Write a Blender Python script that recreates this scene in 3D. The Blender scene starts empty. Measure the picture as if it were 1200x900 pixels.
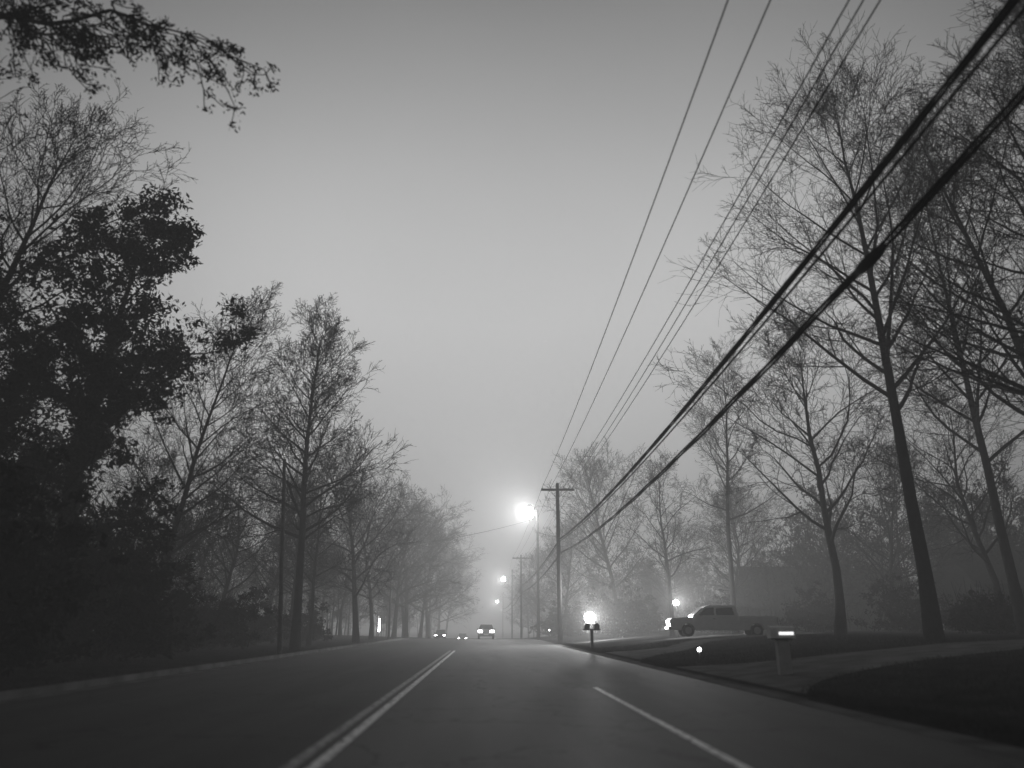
import bpy, bmesh, math, random
import numpy as np
from mathutils import Vector, Matrix
C = bpy.context
scene = C.scene
scene.view_settings.view_transform = 'Standard'
scene.view_settings.look = 'None'
scene.view_settings.exposure = 0
COL = scene.collection

# ------------------------------------------------------------------ helpers
def mat(name, val, rough=0.8, var=0.25, scale=6.0, bump=0.0, bscale=40.0, spec=0.3, metal=0.0):
    m = bpy.data.materials.new(name); m.use_nodes = True
    nt = m.node_tree; b = nt.nodes["Principled BSDF"]
    b.inputs["Roughness"].default_value = rough
    b.inputs["Metallic"].default_value = metal
    b.inputs["Specular IOR Level"].default_value = spec
    tc = nt.nodes.new("ShaderNodeTexCoord")
    n = nt.nodes.new("ShaderNodeTexNoise"); n.inputs["Scale"].default_value = scale
    n.inputs["Detail"].default_value = 6
    nt.links.new(tc.outputs["Object"], n.inputs["Vector"])
    r = nt.nodes.new("ShaderNodeValToRGB")
    lo = val*(1-var); hi = val*(1+var)
    r.color_ramp.elements[0].position = .3; r.color_ramp.elements[1].position = .7
    r.color_ramp.elements[0].color = (lo, lo, lo, 1); r.color_ramp.elements[1].color = (hi, hi, hi, 1)
    nt.links.new(n.outputs["Fac"], r.inputs[0]); nt.links.new(r.outputs[0], b.inputs["Base Color"])
    if bump:
        n2 = nt.nodes.new("ShaderNodeTexNoise"); n2.inputs["Scale"].default_value = bscale; n2.inputs["Detail"].default_value = 4
        nt.links.new(tc.outputs["Object"], n2.inputs["Vector"])
        bp = nt.nodes.new("ShaderNodeBump"); bp.inputs["Strength"].default_value = bump; bp.inputs["Distance"].default_value = .03
        nt.links.new(n2.outputs["Fac"], bp.inputs["Height"]); nt.links.new(bp.outputs[0], b.inputs["Normal"])
    return m
def emis(name, s):
    m = bpy.data.materials.new(name); m.use_nodes = True
    b = m.node_tree.nodes["Principled BSDF"]
    b.inputs["Base Color"].default_value = (.8, .8, .8, 1)
    b.inputs["Emission Color"].default_value = (1, 1, 1, 1)
    b.inputs["Emission Strength"].default_value = s
    m.cycles.emission_sampling = 'NONE'
    return m

M_bark = mat("bark", .03, .95, .35, 3, .6, 30, .0)
M_twig = mat("twig_bark", .026, .95, .3, 3, 0, 30, .0)
M_leaf = mat("evergreen_leaf", .009, .9, .5, 1.2, 0, 30, .0)
M_dry = mat("dry_leaf", .026, .9, .4, 2, 0, 30, .0)
M_wood = mat("weathered_wood", .11, .9, .3, 5, .4, 25, .1)
M_metal = mat("dull_metal", .12, .5, .2, 8, 0, 30, .4)
M_wire = mat("black_cable", .008, .8, .2, 8, 0, 30, .1)
M_white = mat("pale_paint", .75, .5, .12, 5, 0, 30, .5)
M_truck = mat("pale_car_paint", .55, .35, .06, 3, 0, 30, .5)
M_dkcar = mat("dark_car_paint", .04, .3, .1, 3, 0, 30, .5)
M_greycar = mat("grey_car_paint", .2, .3, .1, 3, 0, 30, .5)
M_glass = mat("dark_glass", .015, .1, .1, 3, 0, 30, .6)
M_tyre = mat("rubber", .02, .9, .2, 10)
M_conc = mat("concrete", .11, .95, .4, 1.3, .3, 60, .0)
M_gutter = mat("gutter_concrete", .11, .95, .45, 1.3, .3, 60, .0)
M_ceram = mat("porcelain", .35, .4, .15, 5)
M_lamp = emis("lit_lens", 40)
M_tail_refl_glow = emis("tail_lens_reflector_glow", 14)
M_head = emis("lit_head_lens", 30)
M_refl_glow = emis("reflector_glow", 1.3)  # emission stands in for headlight thrown back by the sheet
M_win = mat("window_pane", .03, .2, .2, 2)
M_side = mat("house_siding", .03, .9, .15, 1.5, .2, 12, .0)
M_roof = mat("roof_shingle", .03, .95, .3, 4, .4, 20, .0)

def link(o): COL.objects.link(o); return o
def quadmesh(name, V, F):
    V = np.asarray(V, dtype=np.float32).reshape(-1, 3); F = np.asarray(F, dtype=np.int32).reshape(-1, 4)
    me = bpy.data.meshes.new(name)
    me.vertices.add(len(V)); me.vertices.foreach_set("co", V.ravel())
    me.loops.add(F.size); me.loops.foreach_set("vertex_index", F.ravel())
    me.polygons.add(len(F)); me.polygons.foreach_set("loop_start", np.arange(0, F.size, 4, dtype=np.int32))
    me.update(calc_edges=True)
    return me
def obj(name, me, m=None, parent=None, loc=None):
    o = bpy.data.objects.new(name, me)
    if m is not None and me is not None and len(me.materials) == 0: me.materials.append(m)
    if loc is not None: o.location = loc
    link(o)
    if parent is not None: o.parent = parent
    return o
def tag(o, label=None, category=None, group=None, kind=None):
    if label: o["label"] = label
    if category: o["category"] = category
    if group: o["group"] = group
    if kind: o["kind"] = kind
    return o
def empty(name, loc, label, category, group=None, rz=0):
    e = bpy.data.objects.new(name, None); e.location = loc; e.rotation_euler = (0, 0, rz)
    e.empty_display_size = .3; link(e); return tag(e, label, category, group)

def tubes(polys, sides):
    groups = {}
    for p, r in polys: groups.setdefault(len(p), []).append((p, r))
    Vs = []; Fs = []; off = 0
    for N, lst in groups.items():
        P = np.array([a[0] for a in lst], dtype=np.float64); R = np.array([a[1] for a in lst])
        B = len(lst); T = np.gradient(P, axis=1); T /= np.linalg.norm(T, axis=2, keepdims=True)+1e-9
        mean = np.abs(T.mean(axis=1)); ref = np.eye(3)[np.argmin(mean, axis=1)][:, None, :]
        U = np.cross(T, np.broadcast_to(ref, T.shape)); U /= np.linalg.norm(U, axis=2, keepdims=True)+1e-9
        W = np.cross(T, U)
        a = np.arange(sides)/sides*2*np.pi
        V = P[:, :, None, :] + R[:, :, None, None]*(np.cos(a)[None, None, :, None]*U[:, :, None, :]+np.sin(a)[None, None, :, None]*W[:, :, None, :])
        Vs.append(V.reshape(-1, 3))
        base = (np.arange(B)*N*sides)[:, None, None]
        ring = (np.arange(N-1)*sides)[None, :, None]; k = np.arange(sides)[None, None, :]; k2 = (k+1) % sides
        F = np.stack(np.broadcast_arrays(base+ring+k, base+ring+k2, base+ring+sides+k2, base+ring+sides+k), axis=-1).reshape(-1, 4)+off
        Fs.append(F); off += B*N*sides
    return np.concatenate(Vs), np.concatenate(Fs)
def join(parts):
    Vs = []; Fs = []; off = 0
    for V, F in parts:
        Vs.append(V); Fs.append(F+off); off += len(V)
    return np.concatenate(Vs), np.concatenate(Fs)
def leaves(cent, rad, n, size, seed):
    g = np.random.default_rng(seed)
    cent = np.asarray(cent, dtype=float); K = len(cent)
    d = g.normal(size=(K, n, 3)); d /= np.linalg.norm(d, axis=2, keepdims=True)
    rr = rad*g.random((K, n, 1))**.5*g.uniform(.5, 1.2, (K, 1, 1))
    c = (cent[:, None, :]+d*rr*np.array([1, 1, .65])).reshape(-1, 3)
    u = g.normal(size=c.shape); u /= np.linalg.norm(u, axis=1, keepdims=True)
    w = np.cross(u, g.normal(size=c.shape)); w /= np.linalg.norm(w, axis=1, keepdims=True)
    s = size*g.uniform(.5, 1.3, (len(c), 1))
    V = np.stack([c-u*s, c-w*s*.4, c+u*s, c+w*s*.4], axis=1).reshape(-1, 3)
    F = np.arange(len(V)).reshape(-1, 4)
    return V, F

# ------------------------------------------------------------------ terrain
KX = [-600, -80, -40, -25, -16, -12, -10, -8.75, 5.95, 8, 11, 15, 20, 35, 80, 600]
KZ = [.8, .8, .8, .6, .35, .2, .12, .08, .05, .2, .47, .75, .92, 1.0, 1.0, 1.0]
YK = [-60, -20, 0, 5, 10, 15, 20, 25, 30, 40, 50, 60, 70, 80, 86, 92, 98, 104, 110, 116, 122, 128, 134, 140, 160, 180, 193, 200, 230, 300, 400, 600]
def dip0(y):
    if y < 80: return 0
    if y < 140: return -.0003*(y-80)**2
    return max(-3.0, -1.08-.036*(y-140))
YZ = [dip0(y) for y in YK]
def dip(y): return float(np.interp(y, YK, YZ))
def gz(x, y=0): return float(np.interp(x, KX, KZ))+dip(y)
GX = [-600, -80, -40, -25, -16, -12, -10, -8.75, -8.74, 5.94, 5.95, 8, 11, 15, 20, 35, 80, 600]
GZ = [float(np.interp(x, KX, KZ)) for x in GX]; GZ[8] = -.06; GZ[9] = -.06
V = [(x, y, GZ[i]+YZ[j]) for j, y in enumerate(YK) for i, x in enumerate(GX)]
nx = len(GX)
F = [(j*nx+i, j*nx+i+1, (j+1)*nx+i+1, (j+1)*nx+i) for j in range(len(YK)-1) for i in range(nx-1)]
M_ground = mat("ground_grass", .026, 1.0, .7, .9, .9, 14, .0)
g = obj("ground", quadmesh("ground", V, F), M_ground); tag(g, kind="structure")

def strip(name, x0, x1, y0, y1, z, m, kind="structure"):
    yy = sorted(set([y0, y1]+[y for y in YK if y0 < y < y1]))
    V = [(x, y, z+dip(y)) for y in yy for x in (x0, x1)]
    F = [(2*i, 2*i+1, 2*i+3, 2*i+2) for i in range(len(yy)-1)]
    return tag(obj(name, quadmesh(name, V, F), m), kind=kind)

M_road = bpy.data.materials.new("asphalt"); M_road.use_nodes = True
nt = M_road.node_tree; b = nt.nodes["Principled BSDF"]; L = nt.links
tc = nt.nodes.new("ShaderNodeTexCoord")
mp = nt.nodes.new("ShaderNodeMapping"); mp.inputs["Scale"].default_value = (1, .08, 1); L.new(tc.outputs["Object"], mp.inputs[0])
nA = nt.nodes.new("ShaderNodeTexNoise"); nA.inputs["Scale"].default_value = 1.1; nA.inputs["Detail"].default_value = 5; L.new(mp.outputs[0], nA.inputs[0])
nB = nt.nodes.new("ShaderNodeTexNoise"); nB.inputs["Scale"].default_value = 60; nB.inputs["Detail"].default_value = 3; L.new(tc.outputs["Object"], nB.inputs[0])
nD = nt.nodes.new("ShaderNodeTexVoronoi"); nD.feature = 'DISTANCE_TO_EDGE'; nD.inputs["Scale"].default_value = .35
nW = nt.nodes.new("ShaderNodeTexNoise"); nW.inputs["Scale"].default_value = 1.5; nW.inputs["Detail"].default_value = 5; L.new(tc.outputs["Object"], nW.inputs[0])
va = nt.nodes.new("ShaderNodeVectorMath"); va.operation = 'MULTIPLY_ADD'; va.inputs[1].default_value = (1.2, 1.2, 1.2)
L.new(nW.outputs["Color"], va.inputs[0]); L.new(tc.outputs["Object"], va.inputs[2]); L.new(va.outputs[0], nD.inputs["Vector"])
crk = nt.nodes.new("ShaderNodeMapRange"); crk.inputs["From Max"].default_value = .018; crk.inputs["To Min"].default_value = .45; crk.inputs["To Max"].default_value = 1
L.new(nD.outputs["Distance"], crk.inputs["Value"])
r1 = nt.nodes.new("ShaderNodeMapRange"); r1.inputs["From Min"].default_value = .3; r1.inputs["From Max"].default_value = .7; r1.inputs["To Min"].default_value = .075; r1.inputs["To Max"].default_value = .135
L.new(nA.outputs["Fac"], r1.inputs["Value"])
r2 = nt.nodes.new("ShaderNodeMapRange"); r2.inputs["To Min"].default_value = .2; r2.inputs["To Max"].default_value = 1.8; L.new(nB.outputs["Fac"], r2.inputs["Value"])
sx = nt.nodes.new("ShaderNodeSeparateXYZ"); L.new(tc.outputs["Object"], sx.inputs[0])
rl = nt.nodes.new("ShaderNodeValToRGB"); cr = rl.color_ramp
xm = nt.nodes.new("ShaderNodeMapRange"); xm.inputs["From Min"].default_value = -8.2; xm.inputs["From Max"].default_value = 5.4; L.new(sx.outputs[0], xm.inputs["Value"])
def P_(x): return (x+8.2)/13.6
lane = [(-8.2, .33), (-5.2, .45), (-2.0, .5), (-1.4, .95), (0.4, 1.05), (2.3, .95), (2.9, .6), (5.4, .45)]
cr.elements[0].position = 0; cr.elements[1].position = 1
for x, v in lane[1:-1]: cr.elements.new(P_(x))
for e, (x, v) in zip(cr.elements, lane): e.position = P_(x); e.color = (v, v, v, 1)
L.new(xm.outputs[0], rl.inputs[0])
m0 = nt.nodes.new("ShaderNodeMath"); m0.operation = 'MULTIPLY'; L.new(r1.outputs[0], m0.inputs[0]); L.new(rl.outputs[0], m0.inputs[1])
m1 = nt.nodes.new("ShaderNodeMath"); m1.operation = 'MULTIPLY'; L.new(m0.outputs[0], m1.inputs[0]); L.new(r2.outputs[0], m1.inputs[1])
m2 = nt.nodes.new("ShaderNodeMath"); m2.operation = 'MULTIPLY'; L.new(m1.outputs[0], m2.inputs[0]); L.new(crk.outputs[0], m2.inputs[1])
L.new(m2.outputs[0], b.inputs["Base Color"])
b.inputs["Roughness"].default_value = .8; b.inputs["Specular IOR Level"].default_value = .12
bp = nt.nodes.new("ShaderNodeBump"); bp.inputs["Strength"].default_value = .7; bp.inputs["Distance"].default_value = .015
L.new(nB.outputs["Fac"], bp.inputs["Height"]); L.new(bp.outputs[0], b.inputs["Normal"])
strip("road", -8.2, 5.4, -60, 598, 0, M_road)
strip("gutter", -8.6, -8.2, -60, 598, .004, M_gutter)
strip("gutter", 5.4, 5.85, -60, 598, .004, M_gutter)
def boxm(name, x0, x1, y0, y1, z0, z1, m, parent=None, bevel=0.0, loc=None, segs=1):
    bm = bmesh.new(); bmesh.ops.create_cube(bm, size=1)
    for v in bm.verts:
        v.co = Vector(((x0+x1)/2+v.co.x*(x1-x0), (y0+y1)/2+v.co.y*(y1-y0), (z0+z1)/2+v.co.z*(z1-z0)))
    if bevel: bmesh.ops.bevel(bm, geom=bm.edges[:], offset=bevel, segments=segs, affect='EDGES', profile=.6)
    me = bpy.data.meshes.new(name); bm.to_mesh(me); bm.free()
    return obj(name, me, m, parent, loc)
kp = [(-8.75, .06), (-8.75, .13), (-8.73, .145), (-8.63, .145), (-8.605, .13), (-8.6, -.05)]
V = [(x, y, z+dip(y)) for y in YK for x, z in kp]; n_ = len(kp)
F = [(j*n_+i, j*n_+i+1, (j+1)*n_+i+1, (j+1)*n_+i) for j in range(len(YK)-1) for i in range(n_-1)]
tag(obj("kerb", quadmesh("kerb", V, F), M_gutter), kind="structure")

def paint(name, val, wear):
    m = bpy.data.materials.new(name); m.use_nodes = True
    nt = m.node_tree; b = nt.nodes["Principled BSDF"]; b.inputs["Roughness"].default_value = .7; b.inputs["Specular IOR Level"].default_value = .2
    tc = nt.nodes.new("ShaderNodeTexCoord"); n = nt.nodes.new("ShaderNodeTexNoise"); n.inputs["Scale"].default_value = 9; n.inputs["Detail"].default_value = 8
    nt.links.new(tc.outputs["Object"], n.inputs[0])
    r = nt.nodes.new("ShaderNodeValToRGB"); r.color_ramp.elements[0].position = wear; r.color_ramp.elements[1].position = wear+.12
    r.color_ramp.elements[0].color = (.1, .1, .1, 1); r.color_ramp.elements[1].color = (val, val, val, 1)
    nt.links.new(n.outputs["Fac"], r.inputs[0]); nt.links.new(r.outputs[0], b.inputs["Base Color"]); return m
P_y1 = paint("road_paint_yellow", .8, .37); P_y0 = paint("road_paint_yellow_worn", .36, .42); P_w = paint("road_paint_white", .8, .37)
strip("road_marking", -1.63, -1.50, -20, 44, .004, P_y1)
strip("road_marking", -1.87, -1.74, -20, 44, .004, P_y0)
strip("road_marking", 2.40, 2.51, -20, 17.3, .004, P_w)

def flare_w(x, x0): return 4.2*np.exp(-(x-x0)/1.7)
def drive(name, pathpts, w, m):
    X = sorted(set([p[0] for p in pathpts]+[k for k in KX if pathpts[0][0] < k < pathpts[-1][0]]+list(np.arange(pathpts[0][0], pathpts[-1][0], .25))))
    px = [p[0] for p in pathpts]; py = [p[1] for p in pathpts]
    V = []
    for x in X:
        y = float(np.interp(x, px, py)); fl = flare_w(x, X[0])
        z = gz(x)+.012 if x > 5.95 else .012
        V += [(x, y-w/2-fl, z), (x, y+w/2+fl*.5, z)]
    F = [(2*i, 2*i+2, 2*i+3, 2*i+1) for i in range(len(X)-1)]
    return tag(obj(name, quadmesh(name, V, F), m), kind="structure")
D1 = [(5.86, 20.6), (9, 21.1), (16, 22.9), (45, 28)]; D2 = [(5.86, 35.2), (9, 36.5), (12, 42.5), (20, 46)]
drive("driveway", D1, 4.4, M_conc)
drive("driveway", D2, 3.4, M_conc)

# ------------------------------------------------------------------ sky dome + fog
bm = bmesh.new(); bmesh.ops.create_uvsphere(bm, u_segments=64, v_segments=48, radius=1)
for v in bm.verts: v.co = Vector((v.co.x*590, v.co.y*590, v.co.z*70))
me = bpy.data.meshes.new("sky"); bm.to_mesh(me); bm.free()
for p in me.polygons: p.use_smooth = True
ms = bpy.data.materials.new("sky_glow"); ms.use_nodes = True; nt = ms.node_tree; nt.nodes.clear(); L = nt.links
out = nt.nodes.new("ShaderNodeOutputMaterial"); em = nt.nodes.new("ShaderNodeEmission"); L.new(em.outputs[0], out.inputs[0])
geo = nt.nodes.new("ShaderNodeNewGeometry"); nm = nt.nodes.new("ShaderNodeVectorMath"); nm.operation = 'NORMALIZE'
L.new(geo.outputs["Position"], nm.inputs[0]); sp = nt.nodes.new("ShaderNodeSeparateXYZ"); L.new(nm.outputs[0], sp.inputs[0])
rp = nt.nodes.new("ShaderNodeValToRGB"); rp.color_ramp.interpolation = 'B_SPLINE'
els = [(0, 1.0), (.10, 1.12), (.24, 1.16), (.40, 1.02), (.56, .70), (.70, .36), (.8, .22), (1, .25)]
cr = rp.color_ramp
cr.elements[0].position = 0; cr.elements[1].position = 1
for p, v in els[1:-1]: cr.elements.new(p)
for e, (p, v) in zip(cr.elements, els): e.position = p; e.color = (v, v, v, 1)
L.new(sp.outputs[2], rp.inputs[0])
dt = nt.nodes.new("ShaderNodeVectorMath"); dt.operation = 'DOT_PRODUCT'; dt.inputs[1].default_value = Vector((.04, .93, .36)).normalized()
L.new(nm.outputs[0], dt.inputs[0])
mr = nt.nodes.new("ShaderNodeMapRange"); mr.interpolation_type = 'SMOOTHSTEP'
mr.inputs["From Min"].default_value = .66; mr.inputs["From Max"].default_value = .99; mr.inputs["To Min"].default_value = .12; mr.inputs["To Max"].default_value = 1.0
L.new(dt.outputs["Value"], mr.inputs["Value"])
cn = nt.nodes.new("ShaderNodeTexNoise"); cn.inputs["Scale"].default_value = 2.2; cn.inputs["Detail"].default_value = 3; L.new(nm.outputs[0], cn.inputs[0])
cm = nt.nodes.new("ShaderNodeMapRange"); cm.inputs["To Min"].default_value = .88; cm.inputs["To Max"].default_value = 1.12; L.new(cn.outputs["Fac"], cm.inputs["Value"])
mm = nt.nodes.new("ShaderNodeMath"); mm.operation = 'MULTIPLY'; L.new(mr.outputs[0], mm.inputs[0]); L.new(cm.outputs[0], mm.inputs[1])
L.new(rp.outputs[0], em.inputs[0]); L.new(mm.outputs[0], em.inputs[1])
ms.cycles.emission_sampling = 'NONE'
sky = obj("sky", me, ms); tag(sky, kind="structure")

w = bpy.data.worlds.new("World"); scene.world = w; w.use_nodes = True; nt = w.node_tree; L = nt.links
nt.nodes["Background"].inputs[0].default_value = (0, 0, 0, 1); nt.nodes["Background"].inputs[1].default_value = 0
vs = nt.nodes.new("ShaderNodeVolumeScatter"); vs.inputs["Density"].default_value = .0062; vs.inputs["Anisotropy"].default_value = .0; vs.inputs["Color"].default_value = (1, 1, 1, 1)
ve = nt.nodes.new("ShaderNodeEmission"); ve.inputs[0].default_value = (1, 1, 1, 1); ve.inputs[1].default_value = .00023  # fog glows by itself in place of scattered ambient light
a2 = nt.nodes.new("ShaderNodeAddShader")
L.new(vs.outputs[0], a2.inputs[0]); L.new(ve.outputs[0], a2.inputs[1])
L.new(a2.outputs[0], nt.nodes["World Output"].inputs["Volume"])

# ------------------------------------------------------------------ camera
cd = bpy.data.cameras.new("camera"); cam = bpy.data.objects.new("camera", cd); link(cam)
cam.location = (0, 0, 1.25); cam.rotation_euler = (math.radians(90+18.2), 0, math.radians(-2.13))
cd.sensor_width = 36; cd.lens = 26; cd.clip_end = 3000; cd.clip_start = .1
cd.dof.use_dof = True; cd.dof.focus_distance = 70; cd.dof.aperture_fstop = .42
scene.camera = cam

# ------------------------------------------------------------------ trees
def grow(seed, H, r0, lean=(0, 0), counts=(22, 8, 6, 4), start=.3, limb=.32, ang=(1.15, .5), shape='oval', twig=.011, wob0=.05, up1=.07, forks=0, crook=1.0):
    rng = random.Random(seed)
    trunk = []; twigs = []; ends = []
    NS = [10, 8, 6, 4, 3]; WB = [wob0, .10*crook, .11*crook, .13*crook, .15]; UP = [0.04, up1, .05, .03, 0]
    STT = [start, .18, .15, .15]; RAT = [0, .5, .52, .55]
    def perp(d, a, az):
        ref = (1, 0, 0) if abs(d[0]) < .7 else (0, 1, 0)
        u = (d[1]*ref[2]-d[2]*ref[1], d[2]*ref[0]-d[0]*ref[2], d[0]*ref[1]-d[1]*ref[0]); l = math.sqrt(sum(k*k for k in u)); u = tuple(k/l for k in u)
        v = (d[1]*u[2]-d[2]*u[1], d[2]*u[0]-d[0]*u[2], d[0]*u[1]-d[1]*u[0])
        ca, sa = math.cos(a), math.sin(a); c, s = math.cos(az), math.sin(az)
        return [d[i]*ca+(u[i]*c+v[i]*s)*sa for i in range(3)]
    def br(p, d, L, r, lv, taper=.9):
        n = NS[lv]; st = L/(n-1); pts = [tuple(p)]; rad = [r]; dirs = [tuple(d)]
        d = list(d); q = list(p)
        for i in range(1, n):
            for k in range(3): d[k] += rng.gauss(0, WB[lv])
            d[2] += UP[lv]
            l = math.sqrt(d[0]**2+d[1]**2+d[2]**2); d = [k/l for k in d]
            q = [q[k]+d[k]*st for k in range(3)]
            pts.append(tuple(q)); rad.append(max(twig*.6, r*(1-taper*i/(n-1)))); dirs.append(tuple(d))
        (trunk if lv < 2 else twigs).append((pts, rad))
        if lv >= 3: ends.append(pts[-1])
        if lv < len(counts):
            nc = counts[lv]
            if lv > 0: nc = max(2, int(round(nc*rng.uniform(.7, 1.3))))
            az0 = rng.uniform(0, 6.28)
            for k in range(nc):
                t = STT[lv]+(1-STT[lv])*(k+rng.random()*.9)/nc; t = min(t, .985)
                f = t*(n-1); i = int(f); f -= i
                pp = [pts[i][j]*(1-f)+pts[i+1][j]*f for j in range(3)]
                rr = rad[i]*(1-f)+rad[i+1]*f
                az = az0+k*2.4+rng.uniform(-.5, .5)
                if lv == 0:
                    s = (t-start)/(1-start)
                    a = ang[0]+(ang[1]-ang[0])*s+rng.uniform(-.15, .15)
                    if shape == 'oval': ln = .45+.75*math.sin(math.pi*min(1, .18+.72*s)); ln *= (1-.45*s)
                    elif shape == 'cone': ln = 1.05*(1-.72*s)+.1
                    elif shape == 'top': ln = .5+.6*math.sin(math.pi*min(1, .3+.6*s))
                    else: ln = 1.1-.5*s
                    cl = H*limb*ln*rng.uniform(.75, 1.25); cr_ = min(rr*.55, .01+cl*.017)
                    if k < forks: a = rng.uniform(.3, .42); cl = H*(1-t)*.85; cr_ = rr*.6
                else:
                    a = rng.uniform(.45, .85); cl = L*RAT[lv]*(1.15-.6*t)*rng.uniform(.5, 1.35); cr_ = max(twig, rr*.5)
                br(pp, perp(dirs[i], a, az), cl, cr_, lv+1)
        return pts
    d0 = [lean[0], lean[1], 1]; l = math.sqrt(sum(k*k for k in d0))
    br((0, 0, -.15), [k/l for k in d0], H, r0, 0, .93)
    return trunk, twigs, ends
def flare(trunk):
    pts, rad = trunk[0]; rad = list(rad); rad[0] *= 1.3; trunk[0] = (pts, rad)

TREE_GROUP = "bare trees lining the road"
def make_tree(loc, label, name="bare_tree", cat="tree", leaf=None, extra=None, group=TREE_GROUP, rz=0, **kw):
    tr, tw, en = grow(**kw); flare(tr)
    if extra: extra(tr, tw, en)
    V1, F1 = tubes([tr[0]], 12)
    if len(tr) > 1: V1, F1 = join([(V1, F1), tubes(tr[1:], 6)])
    V2, F2 = tubes(tw, 3)
    if leaf:
        V2, F2 = join([(V2, F2), leaves(np.array(en)[::leaf.get('skip', 1)], leaf['rad'], leaf['n'], leaf['size'], kw['seed'])])
    if leaf and leaf.get('ivy'):
        P = []
        for pts, rad in [tr[0]]+tr[1:10]:
            P += [tuple(pts[i][k]*(1-t)+pts[i+1][k]*t for k in range(3)) for i in range(min(leaf['ivy'], len(pts)-1)) for t in (0, .2, .4, .6, .8)]
        V2, F2 = join([(V2, F2), leaves(np.array(P), .5, 70, .09, kw['seed']+1)])
    e = empty(name, (loc[0], loc[1], gz(*loc)), label, cat, group, rz)
    mt = obj("trunk", quadmesh("trunk", V1, F1), M_bark, e)
    for p in mt.data.polygons: p.use_smooth = True
    cr = obj("crown", quadmesh("crown", V2, F2), (M_leaf if (leaf and leaf.get('dark')) else M_twig), e)
    return e, mt, cr
def copy_tree(src, loc, rz, s, label, sz=None):
    e, t, c = src
    n = e.copy(); COL.objects.link(n); n.location = (loc[0], loc[1], gz(*loc)); n.rotation_euler = (0, 0, rz); n.scale = (s, s, sz or s); n["label"] = label
    for ch in (t, c):
        k = ch.copy(); COL.objects.link(k); k.parent = n
    return n

# left side
def overhang(tr, tw, en):
    rng = random.Random(5); new = []
    def limb(p0, p1, n, r):
        pts = []
        for i in range(n):
            t = i/(n-1); pts.append(tuple(p0[k]*(1-t)+p1[k]*t+(rng.gauss(0, .12 if r > .05 else .04) if 0 < i else 0) + (0.5*math.sin(t*3.14) if k == 2 and r > .05 else 0) for k in range(3)))
        return pts, [max(.012, r*(1-.85*i/(n-1))) for i in range(n)]
    main = limb((0, 0, 11.9), (7.3, 0.2, 12.4), 12, .1); tr.append(main)
    m2 = limb((0, 0, 12.4), (5.4, -.6, 13.8), 12, .09); tr.append(m2)
    for mn, a0 in ((main, 6), (m2, 5)):
        for k in range(34):
            i = rng.randint(a0, 11); p = mn[0][i]
            q = (p[0]+rng.uniform(.1, 1.3), p[1]+rng.uniform(-.9, .9), p[2]+rng.uniform(-1.1, .3))
            l = limb(p, q, 5, .016); tw.append(l)
            for j in range(7):
                a = l[0][rng.randint(1, 4)]; bq = (a[0]+rng.uniform(0, .6), a[1]+rng.uniform(-.3, .3), a[2]+rng.uniform(-.6, .05))
                tw.append(limb(a, bq, 3, .009))
                for _ in range(3): new.append(bq)
    en[:] = en[::3]+new
make_tree((-13.6, 12), "tall tree with a long leafy limb over the verge", extra=overhang, leaf=dict(rad=.2, n=6, size=.055, skip=1), seed=3, H=17, r0=.32, counts=(12, 5, 4, 3), limb=.16, start=.5)
make_tree((-16.2, 20.5), "tall bare tree at the edge of the dark undergrowth", seed=8, H=18, r0=.24, counts=(34, 9, 7, 4), limb=.32, start=.3)
make_tree((-12.7, 23.5), "tall dark pine with heavy spreading foliage clumps", name="pine_tree", group=None, leaf=dict(rad=.58, n=34, size=.12, dark=True, ivy=4),
          seed=27, H=15.0, r0=.34, lean=(.02, 0), counts=(20, 7, 4), start=.4, limb=.22, ang=(1.3, .6), shape='top', wob0=.05, up1=.08, crook=1.6)
make_tree((-15.2, 22.0), "ivy-clad tree leaning over dark undergrowth", name="ivy_clad_tree", group=None, leaf=dict(rad=.42, n=24, size=.10, dark=True, ivy=7),
          seed=22, H=12.8, r0=.34, lean=(-.03, 0), counts=(20, 7, 4), start=.2, limb=.22, ang=(1.2, .5), shape='oval', crook=1.6)
make_tree((-13.6, 32.5), "tall bare tree with dense fine twigs", seed=31, H=15.2, r0=.17, counts=(34, 9, 7, 4), limb=.29, start=.25, leaf=dict(rad=.2, n=1, size=.05, skip=3))
T3 = make_tree((-9.7, 41), "tall straight bare tree with an upright conical crown", seed=12, H=18.4, r0=.25, counts=(50, 9, 7, 4), limb=.27, start=.3, ang=(1.25, .6), shape='cone', wob0=.018, twig=.014)
make_tree((-10.8, 49), "slender bare tree beside a wooden pole", seed=14, H=11.5, r0=.14, counts=(20, 8, 6, 3), limb=.26, start=.3)
T4 = make_tree((-9.8, 61), "bare tree with wide arching limbs in the fog", seed=17, H=13.5, r0=.26, counts=(22, 9, 7, 4), limb=.56, start=.25, ang=(1.2, .4), shape='oval', twig=.015, up1=.03, crook=1.3)
# right side
T1 = make_tree((15.9, 27), "very tall bare tree with a wide crown on the lawn", seed=52, H=23, r0=.27, lean=(.015, 0), counts=(30, 10, 8, 4), limb=.34, start=.36, ang=(.95, .4), shape='oval', twig=.010, wob0=.03, crook=.8)
T2 = make_tree((23.5, 33), "very tall straight bare tree with fine twigs", seed=53, H=22, r0=.24, lean=(-.01, 0), counts=(28, 9, 7, 4), limb=.32, start=.34, ang=(.95, .4), shape='oval', twig=.011, wob0=.03, crook=.8)
make_tree((14.9, 19), "tall bare tree with spreading fine twigs", seed=49, H=21, r0=.22, lean=(.03, 0), counts=(32, 10, 8, 4), limb=.28, start=.3, ang=(1.0, .5), up1=.05, twig=.009, crook=.8)
make_tree((17.2, 17), "tall bare tree with a dense twiggy crown", seed=54, H=20, r0=.26, lean=(.0, 0), counts=(36, 10, 8, 4), limb=.3, start=.25, ang=(1.1, .5), up1=.05, twig=.010, crook=.8)
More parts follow.
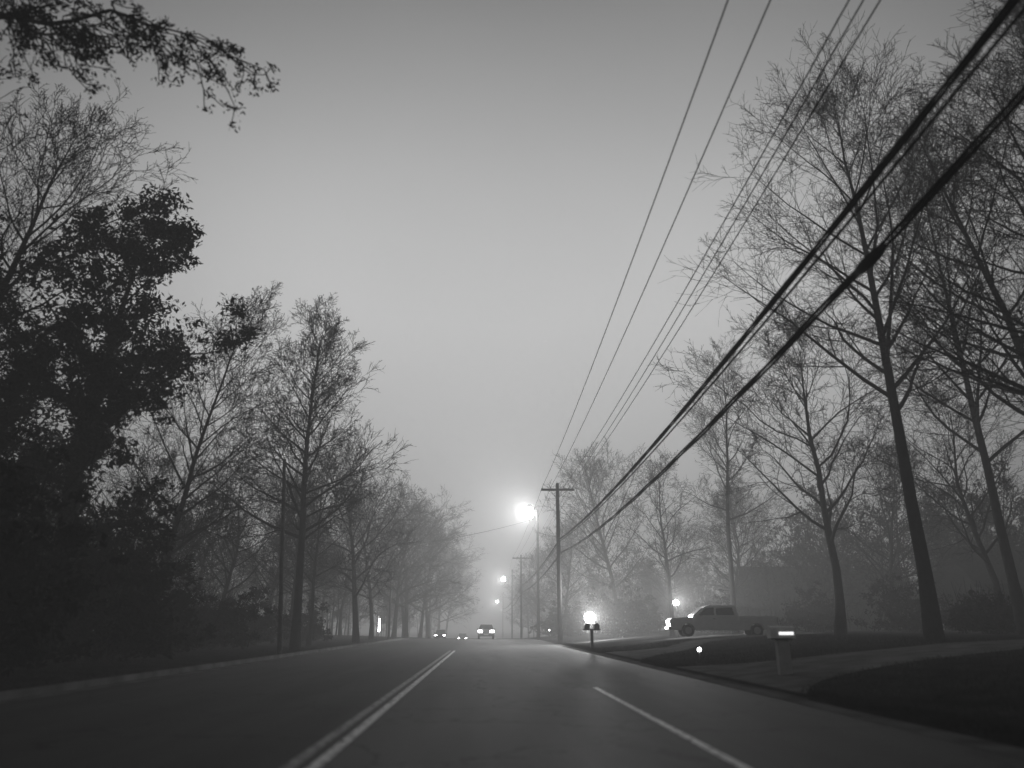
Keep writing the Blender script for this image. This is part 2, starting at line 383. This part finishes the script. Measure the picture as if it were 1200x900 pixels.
make_tree((20.0, 24), "tall bare tree with a dense twiggy crown", seed=44, H=21, r0=.24, counts=(30, 9, 7, 4), limb=.3, start=.28, crook=.8)
make_tree((17.0, 52), "slim tall bare tree beside a pickup truck", seed=45, H=22, r0=.2, lean=(.04, 0), counts=(26, 9, 6, 4), limb=.22, start=.35, ang=(1.0, .5))
T5 = make_tree((18.6, 40), "bare tree with crooked spreading limbs", seed=46, H=15.8, r0=.26, lean=(.02, 0), counts=(22, 10, 8, 4), limb=.46, start=.28, ang=(1.2, .5), wob0=.08, twig=.013, crook=1.5)
T6 = make_tree((13.2, 75), "round-crowned bare tree fading into fog", seed=58, H=16, r0=.26, counts=(26, 9, 7, 4), limb=.44, start=.25, ang=(1.1, .4), twig=.016)
make_tree((13.4, 55), "bare tree with a curved leaning trunk", seed=48, H=12.5, r0=.18, lean=(.12, 0), counts=(20, 8, 6, 4), limb=.38, start=.3, ang=(1.1, .4), wob0=.1, crook=1.4)
fogl = "bare tree faded by the fog along the road"
for (x, y, rz, s, src) in [(-10.5, 74, 1, .85, T6), (-10.0, 88, 2.2, 1.0, T4), (-10.5, 104, .4, .9, T6), (-9.8, 122, 3.4, 1.15, T4), (-10, 145, 5, 1.1, T6), (-9.8, 172, 1.7, 1.3, T4), (-10, 210, 4, 1.3, T6), (-9.4, 96, 5.1, 1.05, T4), (-9.4, 134, .6, 1.3, T4),
                           (-15.5, 46, 2, .6, T5), (-16, 58, 4.4, .7, T6), (-15, 68, 1.1, .6, T3), (-17, 36, 3, .6, T4), (-14.5, 80, 3, .75, T5), (-13, 53, 2.6, .55, T3),
                           (10.5, 100, 2.5, .8, T6), (12, 118, .5, .85, T4), (9.8, 140, 2, .85, T6), (10, 170, 5, .85, T4), (10, 205, 3, .85, T6),
                           (21, 64, 1.9, .7, T5), (28, 52, 3.7, .75, T6), (26, 38, 5.2, .75, T5), (21, 88, 2.2, .8, T4), (26, 76, 1.4, .75, T6)]:
    copy_tree(src, (x, y), rz, s, fogl)

def bush(loc, w, h, seed, label, n=260, lf=30, size=.12):
    g = np.random.default_rng(seed)
    d = g.normal(size=(n, 3)); d /= np.linalg.norm(d, axis=1, keepdims=True); d[:, 2] = np.abs(d[:, 2])
    rr = g.uniform(.45, 1, (n, 1)); lump = 1+.25*np.sin(d[:, :1]*5+seed)+.2*np.sin(d[:, 1:2]*7+seed*2)+.15*np.sin(d[:, 2:]*9+seed)
    c = d*rr*lump*np.array([w/2, w/2, h*.85])+np.array([0, 0, .25])
    V2, F2 = leaves(c, .42, lf, size, seed)
    st = []
    rng = random.Random(seed)
    for i in range(22):
        p = c[rng.randrange(n)]*.8; b0 = (rng.uniform(-.3, .3), rng.uniform(-.3, .3), -.1)
        st.append(([tuple(b0[k]*(1-t)+p[k]*t+(rng.gauss(0, .05) if 0 < t else 0) for k in range(3)) for t in (0, .25, .5, .75, 1)], [.06, .05, .035, .025, .012]))
    V1, F1 = tubes(st, 5)
    sh = []
    for i in range(160):
        p = c[rng.randrange(n)]; q = [p[0]+rng.gauss(0, .35), p[1]+rng.gauss(0, .35), p[2]+rng.uniform(.3, 1.3)]
        sh.append(([tuple(p), tuple((p[k]+q[k])/2+rng.gauss(0, .05) for k in range(3)), tuple(q)], [.012, .01, .007]))
    V2, F2 = join([(V2, F2), tubes(sh, 3)])
    e = empty("bush", (loc[0], loc[1], gz(*loc)), label, "bush", "dark bushes beside the road")
    obj("stem", quadmesh("stem", V1, F1), M_bark, e); obj("crown", quadmesh("bush_crown", V2, F2), M_leaf, e)
for i, (x, y, w_, h) in enumerate([(-12.0, 14.5, 4.5, 5.2), (-11.9, 18.0, 4.8, 5.8), (-13.5, 21.5, 5.5, 6.6), (-11.8, 25.0, 4.4, 5.4), (-12.7, 30, 4.5, 4.0), (-16, 27, 7, 7.0), (-16, 18, 6, 7.5), (-13, 37, 4.5, 3.0), (-14, 45, 5, 3.0), (-13, 55, 5, 2.6)]):
    bush((x, y), w_, h, 60+i, "dense dark evergreen bush at the verge", n=480 if h > 4.5 else 260)
for i, (x, y, w_, h) in enumerate([(11.4, 66, 5, 4.6), (14.5, 70, 4, 3.0), (18, 60, 4, 2.4), (22.5, 52, 5, 3), (26, 46, 6, 3.5), (24, 36, 4, 1.8), (27, 33, 5, 2.6), (9.5, 84, 3.5, 3.4), (9, 100, 4, 4)]):
    bush((x, y), w_, h, 80+i, "rounded evergreen bush on the lawn", n=220)

def woods(name, boxes, seed, label):
    rng = random.Random(seed); parts = []
    protos = []
    for k in range(4):
        tr, tw, en = grow(seed=seed+k, H=10, r0=.16, counts=(14, 6, 4), limb=.3, start=.22, twig=.03)
        V, F = tubes(tr+tw, 3); V3, F3 = leaves(np.array(en)[::2], .5, 4, .16, seed+k); protos.append(join([(V, F), (V3, F3)]))
    for (x0, x1, y0, y1, n, h0, h1) in boxes:
        for i in range(n):
            V, F = protos[rng.randrange(4)]; a = rng.uniform(0, 6.28); s = rng.uniform(h0, h1)/10
            R = np.array([[math.cos(a), -math.sin(a), 0], [math.sin(a), math.cos(a), 0], [0, 0, 1]])
            x = rng.uniform(x0, x1); y = rng.uniform(y0, y1)
            parts.append((V@R.T*s+np.array([x, y, gz(x, y)]), F))
    V, F = join(parts)
    tag(obj(name, quadmesh(name, V, F), M_dry), label, "woods", kind="stuff")
woods("woodland", [(-40, -18, 20, 60, 50, 7, 11), (-45, -14, 60, 130, 55, 7, 11), (-45, -12, 130, 260, 50, 10, 14)], 100, "leafless tangled woods fading into fog")
woods("woodland", [(30, 60, 55, 90, 55, 8, 12), (36, 60, 30, 55, 40, 8, 12), (14, 60, 95, 150, 60, 8, 11), (10, 60, 150, 260, 50, 9, 13), (24, 36, 56, 80, 20, 4, 6)], 200, "dark leafless woods behind the lawns")

gr = np.random.default_rng(4)
def blades(n, x0, x1, y0, y1):
    x = gr.uniform(x0, x1, n); y = y0+(y1-y0)*gr.random(n)**1.5
    z = np.interp(x, KX, KZ); h = gr.uniform(.03, .11, n); a = gr.uniform(0, np.pi, n)
    u = np.stack([np.cos(a), np.sin(a), 0*a], 1)*.006; l = np.stack([gr.normal(0, .03, n), gr.normal(0, .03, n), h], 1)
    p = np.stack([x, y, z-.005], 1)
    return np.stack([p-u, p+u, p+l+u*.2, p+l-u*.2], 1).reshape(-1, 3)
def not_drive(V):
    V = V.reshape(-1, 4, 3); x = V[:, 0, 0]; y = V[:, 0, 1]; ok = np.ones(len(x), bool)
    for D, wd in ((D1, 4.4), (D2, 3.4)):
        yc = np.interp(x, [p[0] for p in D], [p[1] for p in D]); fl = flare_w(x, 5.86); jit = gr.normal(0, .22, len(x))
        ok &= ~((y > yc-wd/2-fl+jit) & (y < yc+wd/2+fl*.5+jit))
    return V[(ok | (x < 0))].reshape(-1, 3)
V = not_drive(np.concatenate([blades(70000, 5.88, 18, 7, 45), blades(16000, 5.84, 6.4, 6, 60), blades(30000, -14, -8.8, 9, 45)]))
tag(obj("grass", quadmesh("grass", V, np.arange(len(V)).reshape(-1, 4)), mat("grass_blade", .026, .9, .4, 2, 0, 30, .0)), "short dark roadside grass", "grass", kind="stuff")

# ------------------------------------------------------------------ small mesh helpers
def cyl(name, p0, p1, r0, r1, m, parent=None, sides=12, cap=True):
    p0 = Vector(p0); p1 = Vector(p1); d = p1-p0
    bm = bmesh.new(); bmesh.ops.create_cone(bm, cap_ends=cap, segments=sides, radius1=r0, radius2=r1, depth=d.length)
    q = Vector((0, 0, 1)).rotation_difference(d.normalized()).to_matrix().to_4x4()
    bmesh.ops.transform(bm, matrix=Matrix.Translation((p0+p1)/2)@q, verts=bm.verts)
    me = bpy.data.meshes.new(name); bm.to_mesh(me); bm.free()
    for p in me.polygons: p.use_smooth = len(p.vertices) == 4
    return obj(name, me, m, parent)
def ball(name, c, r, m, parent, sc=(1, 1, 1)):
    bm = bmesh.new(); bmesh.ops.create_uvsphere(bm, u_segments=20, v_segments=14, radius=1)
    for v in bm.verts: v.co = Vector((c[0]+v.co.x*r*sc[0], c[1]+v.co.y*r*sc[1], c[2]+v.co.z*r*sc[2]))
    me = bpy.data.meshes.new(name); bm.to_mesh(me); bm.free()
    for p in me.polygons: p.use_smooth = True
    return obj(name, me, m, parent)
def lampspot(name, loc, P, r, aim, parent):
    """wide flood thrown away from its own post"""
    l = bpy.data.lights.new(name, 'SPOT'); l.energy = P; l.shadow_soft_size = r; l.spot_size = math.radians(176); l.spot_blend = .35
    o = bpy.data.objects.new(name, l); o.location = loc; o.rotation_euler = Vector(aim).to_track_quat('-Z', 'Y').to_euler(); link(o)
    o.parent = parent
    return o

# ------------------------------------------------------------------ utility poles and street lamps
def pole(loc, H, label, arm=True, lamp=None, name="utility_pole", group="wooden utility poles along the road", r=.17):
    e = empty(name, (loc[0], loc[1], gz(*loc)), label, "utility pole" if not lamp else "street lamp", group)
    cyl("post", (0, 0, -.3), (0, 0, H), r, r*.65, M_wood, e)
    if arm:
        boxm("crossarm", -1.35, 1.35, -.21, -.09, H-.64, H-.46, M_wood, e, .01)
        for s in (-1, 1): cyl("brace", (s*.75, -.16, H-.6), (0, -.16, H-1.25), .02, .02, M_metal, e, 6)
        for x in (-1.25, -.55, .5, .95, 1.25):
            cyl("insulator", (x, -.14, H-.46), (x, -.14, H-.28), .05, .035, M_ceram, e, 8)
        cyl("bracket", (0, -.1, H-4.4), (0, -.4, H-4.4), .03, .03, M_metal, e, 6)
    if lamp:
        ax, az, P, r = lamp
        pts = [(0, 0, az-.5), (ax*.3, 0, az+.3), (ax*.7, 0, az+r+.25), (ax, 0, az+r+.2)]
        V, F = tubes([(pts, [.035]*4)], 8); obj("lamp_arm", quadmesh("lamp_arm", V, F), M_metal, e)
        ball("lamp_head", (ax, 0, az+r*.98), r*.7, M_metal, e, (1, 1, .35))
        ball("lamp_globe", (ax, 0, az), r, M_lamp, e)
        lampspot("lamp_light", (ax-.1, -r-.05, az), P, .3, (-.55, -.8, -.25), e)
    return e
pole((5.95, 60), 12.4, "wooden utility pole with a crossarm and insulators", r=.21)
pole((5.85, 82), 13.6, "wooden pole carrying a bright lit street lamp", arm=False, lamp=(-1.05, 13.2, 24000, .7), name="street_lamp", group="lit street lamps on poles")
pole((5.8, 118), 12.4, "wooden utility pole with a crossarm and insulators")
pole((5.6, 150), 13.4, "wooden pole carrying a lit street lamp", arm=False, lamp=(-1.7, 11.6, 16000, .45), name="street_lamp", group="lit street lamps on poles")
pole((5.8, 228), 13.4, "wooden pole carrying a lit street lamp", arm=False, lamp=(-1.7, 11.4, 18000, .42), name="street_lamp", group="lit street lamps on poles")
pl = pole((-9.2, 36), 9.0, "thin plain wooden pole without a crossarm", arm=False, r=.12); pl.rotation_euler = (0, math.radians(-4.0), 0)
pole((-9.6, 80), 9.5, "plain short wooden pole without a crossarm", arm=False, r=.12)

def wire(name, supports, sag, r, label, cat="cable", strands=1):
    polys = []
    for s in range(strands):
        pts = []
        for (a, b_), sg in zip(zip(supports[:-1], supports[1:]), sag):
            n = 60 if strands > 1 else 28
            for i in range(n if (b_ is not supports[-1]) else n+1):
                t = i/n; wv = strands > 1
                ph = a[1]*.3+t*30+s*6.283/strands
                pts.append((a[0]*(1-t)+b_[0]*t+(math.cos(ph)*r*1.5 if wv else 0), a[1]*(1-t)+b_[1]*t, a[2]*(1-t)+b_[2]*t-4*sg*t*(1-t)+(math.sin(ph)*r*1.9 if wv else 0)))
        polys.append((pts, [r]*len(pts)))
    V, F = join([tubes([p], 8) for p in polys])
    return tag(obj(name, quadmesh(name, V, F), M_wire), label, cat, "overhead lines strung between the poles")
zt = 12.4-.3
lab = "thin black power line strung between wooden poles"
for xn, xp in ((-1.75, -1.25), (-1.0, -.55), (.5, .5), (.66, .95), (.95, 1.25)):
    wire("power_line", [(5.6+xn, -12, 12.4), (5.95+xp, 59.88, zt+.05), (5.8+xp, 117.9, 11.7), (5.8+xp*.9, 228, 10.2)], [.9, .5, .9], .015, lab, "power line")
wire("telephone_cable", [(5.9, -12, 9.2), (6.05, 59.6, 7.95), (5.9, 117.7, 7.4), (5.9, 228, 6.4)], [1.15, .5, .8], .024, "thick bundled black telephone cable below the power lines", strands=4)
wire("telephone_cable", [(5.95, -12, 9.0), (6.1, 59.6, 7.8), (5.95, 117.7, 7.25), (6.0, 228, 6.25)], [1.12, .5, .8], .024, "black telephone cable below the power lines")
c2 = wire("telephone_cable", [(5.75, -12, 8.1), (6.15, 59.6, 6.9), (6.0, 117.7, 6.4), (6.0, 228, 5.4)], [1.3, .5, .8], .026, "thick sagging black telephone cable with a splice case", strands=3)
t = (10+12)/71.6; zc = 8.1*(1-t)+6.9*t-4*1.3*t*(1-t); xc = 5.75*(1-t)+6.15*t
ball("splice_case", (xc, 10, zc-.02), 1, M_wire, c2, (.09, .5, .11))
wire("service_line", [(5.5, 82, 12.6), (-9.6, 80, 9.4)], [.4], .02, "thin service line crossing above the road", "power line")

# ------------------------------------------------------------------ mailboxes, lamps, reflectors
def boxmail(parent, cx, cz, m, w_=.17, l_=.5, h=.2, along='x'):
    bm = bmesh.new()
    prof = [(-w_/2, 0), (w_/2, 0), (w_/2, h*.55)]+[(w_/2*math.cos(a), h*.55+h*.45*math.sin(a)) for a in np.linspace(.3, math.pi-.3, 7)]+[(-w_/2, h*.55)]
    vs0 = [bm.verts.new((-l_/2, p[0], p[1])) for p in prof]; vs1 = [bm.verts.new((l_/2, p[0], p[1])) for p in prof]
    bm.faces.new(vs0[::-1]); bm.faces.new(vs1)
    for i in range(len(prof)): j = (i+1) % len(prof); bm.faces.new((vs0[i], vs0[j], vs1[j], vs1[i]))
    for v in bm.verts:
        if along == 'y': v.co = Vector((v.co.y, v.co.x, v.co.z))
        v.co += Vector((cx, 0, cz))
    bmesh.ops.recalc_face_normals(bm, faces=bm.faces)
    me = bpy.data.meshes.new("mailbox_body"); bm.to_mesh(me); bm.free(); return obj("mailbox_body", me, m, parent)
e = empty("mailbox", (7.35, 19.0, gz(7.35)), "pale-topped mailbox on a thick grey post beside a driveway", "mailbox")
boxm("post", -.15, .15, -.1, .1, -.1, .80, M_ceram, e, .02)
boxm("shelf", -.22, .22, -.13, .13, .80, .84, M_wood, e, .006)
boxmail(e, 0, .842, M_white, .26, .62, .28)
boxm("reflector_glow_strip", -.1, .26, -.139, -.131, .92, .985, M_refl_glow, e)  # added strip, its glow stands in for reflected headlights
e = empty("mailbox", (6.3, 45, gz(6.3)), "pair of dark mailboxes on a wooden T-post", "mailbox")
boxm("post", -.08, .08, -.06, .06, -.1, 1.0, M_dkcar, e, .01)
boxm("crossbar", -.5, .5, -.05, .05, 1.0, 1.08, M_dkcar, e, .008)
for x in (-.28, .28): boxmail(e, x, 1.083, M_dkcar, .3, .5, .32, 'y')

def glow_lamp(loc, h, P, r, label):
    e = empty("glow_lamp", (loc[0], loc[1], gz(*loc)), label, "lamp", "lit yard lamps on short posts")
    cyl("post", (0, 0, -.1), (0, 0, h-r), .04, .035, M_metal, e, 10)
    cyl("lamp_base", (0, 0, h-r-.06), (0, 0, h-r*.85), .1, .13, M_metal, e, 12)
    ball("lamp_globe", (0, 0, h), r, M_lamp, e)
    lampspot("lamp_light", (0, -r-.05, h), P, .2, (.25, -1, .3), e)
glow_lamp((8.42, 61), 1.72, 9000, .44, "glowing globe in place of car headlights shining through fog near the road")  # globe on a post added for the halo of a turning car's headlights
glow_lamp((13.1, 52), 2.2, 3800, .2, "glowing globe yard lamp beside a parked pickup truck")
def marker(loc, h, label):
    e = empty("reflector_post", (loc[0], loc[1], gz(*loc)), label, "reflector post", "small bright reflector posts")
    cyl("post", (0, 0, -.1), (0, 0, h), .018, .018, M_metal, e, 8)
    cyl("reflector", (0, -.02, h), (0, -.045, h), .07, .07, M_tail_refl_glow, e, 14)  # reflector disc emits, standing in for headlights reflected back
marker((7.5, 27), .35, "short post with a bright round reflector on grass")
marker((6.3, 74), .9, "short post with a bright round reflector on grass")

# ------------------------------------------------------------------ vehicles
def prism(name, prof, hw, m, parent, topz=None, inset=0, bev=.03, z0=0):
    bm = bmesh.new()
    def X(z): return hw-(inset*max(0, min(1, (z-z0)/(topz-z0))) if topz else 0)
    a = [bm.verts.new((-X(z), y, z)) for y, z in prof]; c = [bm.verts.new((X(z), y, z)) for y, z in prof]
    fa = bm.faces.new(a); fc = bm.faces.new(c[::-1])
    for i in range(len(prof)): j = (i+1) % len(prof); bm.faces.new((a[i], c[i], c[j], a[j]))
    bmesh.ops.recalc_face_normals(bm, faces=bm.faces)
    if bev:
        es = list(fa.edges)+list(fc.edges)
        bmesh.ops.bevel(bm, geom=es, offset=bev, segments=2, affect='EDGES')
    me = bpy.data.meshes.new(name); bm.to_mesh(me); bm.free(); return obj(name, me, m, parent)
def arch(yc, r, z): return [(yc+r*math.cos(a), z+r*math.sin(a)) for a in np.linspace(0, math.pi, 9)]
def wheel(parent, x, y, r):
    s = 1 if x > 0 else -1
    wh = cyl("wheel", (x-s*.2, y, r), (x, y, r), r, r, M_tyre, parent, 20)
    cyl("rim", (x-s*.02, y, r), (x+s*.012, y, r), r*.6, r*.55, M_ceram, wh, 14)
def car(loc, rz, paint_, label, heads=False, tails=False, group="cars on the road"):
    e = empty("car", (loc[0], loc[1], dip(loc[1])+.005), label, "car", group, rz)
    prof = [(-2.2, .3)]+arch(-1.35, .36, .3)[::-1]+arch(1.35, .36, .3)[::-1]+[(2.2, .3), (2.26, .6), (2.15, .82), (1.2, 1.0), (-1.9, 1.06), (-2.22, .95), (-2.27, .55)]
    prism("body", prof, .9, paint_, e, bev=.05)
    prism("cabin", [(1.15, .98), (.45, 1.45), (-.2, 1.54), (-1.3, 1.5), (-2.0, 1.04)], .84, M_glass, e, 1.54, .2, .03, .98)
    prism("roof", [(.42, 1.46), (.4, 1.5), (-.2, 1.575), (-1.3, 1.53), (-1.34, 1.48)], .67, paint_, e, bev=.02)
    for x in (-.9, .9):
        for y in (-1.35, 1.35): wheel(e, x, y, .33)
    for s in (-1, 1):
        boxm("headlight", s*.68-.17, s*.68+.17, 2.1, 2.29, .62, .77, M_head if heads else M_metal, e, .02)
        boxm("taillight", s*.66-.24, s*.66+.24, -2.31, -2.2, .7, .96, M_tail_refl_glow if tails else M_metal, e, .02)
        boxm("mirror", s*.98-.08, s*.98+.08, .75, .85, 1.0, 1.12, paint_, e, .02)
    boxm("bumper", -.86, .86, -2.36, -2.22, .35, .6, paint_, e, .03)
    boxm("license_plate", -.26, .26, -2.385, -2.365, .44, .57, M_white, e)
    return e
car((.35, 88, 0), 0, M_greycar, "grey car seen from behind with lit tail lights", tails=True)
car((-3.9, 150, 0), math.pi, M_dkcar, "dark oncoming car with headlights on", heads=True)
car((-6.9, 128, 0), math.pi, M_dkcar, "dark car stopped at the kerb with headlights on", heads=True)

tk = empty("pickup_truck", (14.3, 46.5, gz(14.3)+.01), "pale crew-cab pickup truck parked on a driveway", "pickup truck", None, math.radians(84))
prof = [(-3.15, .42), (-2.4, .36)]+arch(-1.95, .40, .36)[::-1]+arch(2.05, .40, .36)[::-1]+[(2.95, .4), (3.08, .55), (3.08, .92), (2.98, 1.06), (1.7, 1.12), (-.93, 1.12), (-.93, .85), (-3.15, .85)]
prism("body", prof, .99, M_truck, tk, bev=.03)
prism("cab", [(1.72, 1.115), (1.0, 1.70), (.72, 1.78), (-.68, 1.78), (-.86, 1.71), (-.94, 1.115)], .95, M_truck, tk, 1.78, .12, .035, 1.1)
for s in (-1, 1):
    x0, x1 = (.89, .99) if s > 0 else (-.99, -.89)
    boxm("bed_side", x0, x1, -3.15, -.97, .852, 1.17, M_truck, tk, .015)
    for (y0, y1, y2, y3) in ((1.4, .96, .46, .46), (.34, .34, -.62, -.72)):
        def xx(z): return s*(.953-.12*(z-1.1)/.68)
        bm = bmesh.new(); q = [(y0, 1.22), (y1, 1.62), (y2, 1.65), (y3, 1.22)]
        bm.faces.new([bm.verts.new((xx(z)+s*.004, y, z)) for y, z in q])
        me = bpy.data.meshes.new("window"); bm.to_mesh(me); bm.free(); obj("window", me, M_glass, tk)
    boxm("headlight", s*.8-.14, s*.8+.14, 3.03, 3.11, .74, .94, M_metal, tk, .01)
    boxm("taillight", s*.91-.06, s*.91+.06, -3.2, -3.153, .78, 1.12, M_metal, tk, .01)
    boxm("mirror", s*1.1-.09, s*1.1+.09, 1.22, 1.32, 1.17, 1.38, M_dkcar, tk, .02)
    boxm("door_handle", s*.995-.02, s*.995+.02, .42, .58, 1.0, 1.03, M_metal, tk)
boxm("tailgate", -.885, .885, -3.15, -3.08, .855, 1.15, M_truck, tk, .01)
bm = bmesh.new(); bm.faces.new([bm.verts.new(v) for v in ((-.86, 1.68, 1.17), (.86, 1.68, 1.17), (.78, 1.08, 1.66), (-.78, 1.08, 1.66))])
me = bpy.data.meshes.new("windscreen"); bm.to_mesh(me); bm.free(); obj("windscreen", me, M_glass, tk, (0, .02, .02))
boxm("bumper", -.96, .96, 3.07, 3.2, .38, .58, M_metal, tk, .03)
boxm("grille", -.62, .62, 3.06, 3.105, .64, .94, M_dkcar, tk, .01)
boxm("rear_bumper", -.96, .96, -3.3, -3.16, .42, .6, M_metal, tk, .03)
for x in (-.99, .99):
    for y in (-1.95, 2.05): wheel(tk, x, y, .35)

# ------------------------------------------------------------------ houses
def house(loc, w_, d_, h, rh, rz, label):
    e = empty("house", (loc[0], loc[1], gz(*loc)), label, "house", "dark houses behind the lawns", rz)
    boxm("wall", -w_/2, w_/2, -d_/2, d_/2, -.3, h, M_side, e)
    bm = bmesh.new(); o_ = .5
    pr = [(-d_/2-o_, h-.15), (0, h+rh), (d_/2+o_, h-.15), (d_/2+o_, h+.03), (0, h+rh+.22), (-d_/2-o_, h+.03)]
    a = [bm.verts.new((-w_/2-o_, y, z)) for y, z in pr]; c = [bm.verts.new((w_/2+o_, y, z)) for y, z in pr]
    for q in (a, c): bm.faces.new((q[0], q[1], q[4], q[5])); bm.faces.new((q[1], q[2], q[3], q[4]))
    for i in range(6): j = (i+1) % 6; bm.faces.new((a[i], c[i], c[j], a[j]))
    bmesh.ops.recalc_face_normals(bm, faces=bm.faces)
    me = bpy.data.meshes.new("roof"); bm.to_mesh(me); bm.free(); rf = obj("roof", me, M_roof, e)
    for s in (-1, 1):
        bm = bmesh.new()
        x = s*(w_/2-.02); bm.faces.new([bm.verts.new(v) for v in ((x, -d_/2, h), (x, d_/2, h), (x, 0, h+rh))])
        me = bpy.data.meshes.new("gable"); bm.to_mesh(me); bm.free(); obj("gable", me, M_side, e)
    boxm("chimney", w_*.2, w_*.2+.7, .3, 1.0, h+rh*.4, h+rh+.9, M_side, rf, .02)
    for x in (-w_*.36, -w_*.16, w_*.18, w_*.36):
        wn = boxm("window", x-.5, x+.5, -d_/2-.03, -d_/2+.02, 1.0, 2.2, M_win, e)
        boxm("sill", x-.6, x+.6, -d_/2-.1, -d_/2-.003, .92, .995, M_side, wn)
    dr = boxm("door", -.45, .45, -d_/2-.04, -d_/2+.02, 0, 2.05, M_dkcar, e)
    boxm("handle", .3, .36, -d_/2-.08, -d_/2-.04, 1.0, 1.06, M_metal, dr)
house((34, 76), 15, 9, 3.0, 2.8, .1, "dark single-storey house with a gabled roof and chimney")
house((42, 54), 14, 9, 3.0, 2.8, -.25, "dark single-storey house with a gabled roof and chimney")

yl = empty("glow_lamp", (-12.2, 92, gz(-12.2, 92)), "tall narrow glowing lamp among distant trees", "lamp", "lit yard lamps on short posts")
cyl("post", (0, 0, -.1), (0, 0, .6), .05, .05, M_metal, yl, 8); cyl("lamp_tube", (0, 0, .6), (0, 0, 2.0), .1, .1, M_lamp, yl, 10)
cyl("lamp_cap", (0, 0, 2.0), (0, 0, 2.1), .17, .05, M_metal, yl, 10)
print("verts", sum(len(o.data.vertices) for o in scene.objects if o.type == 'MESH'))
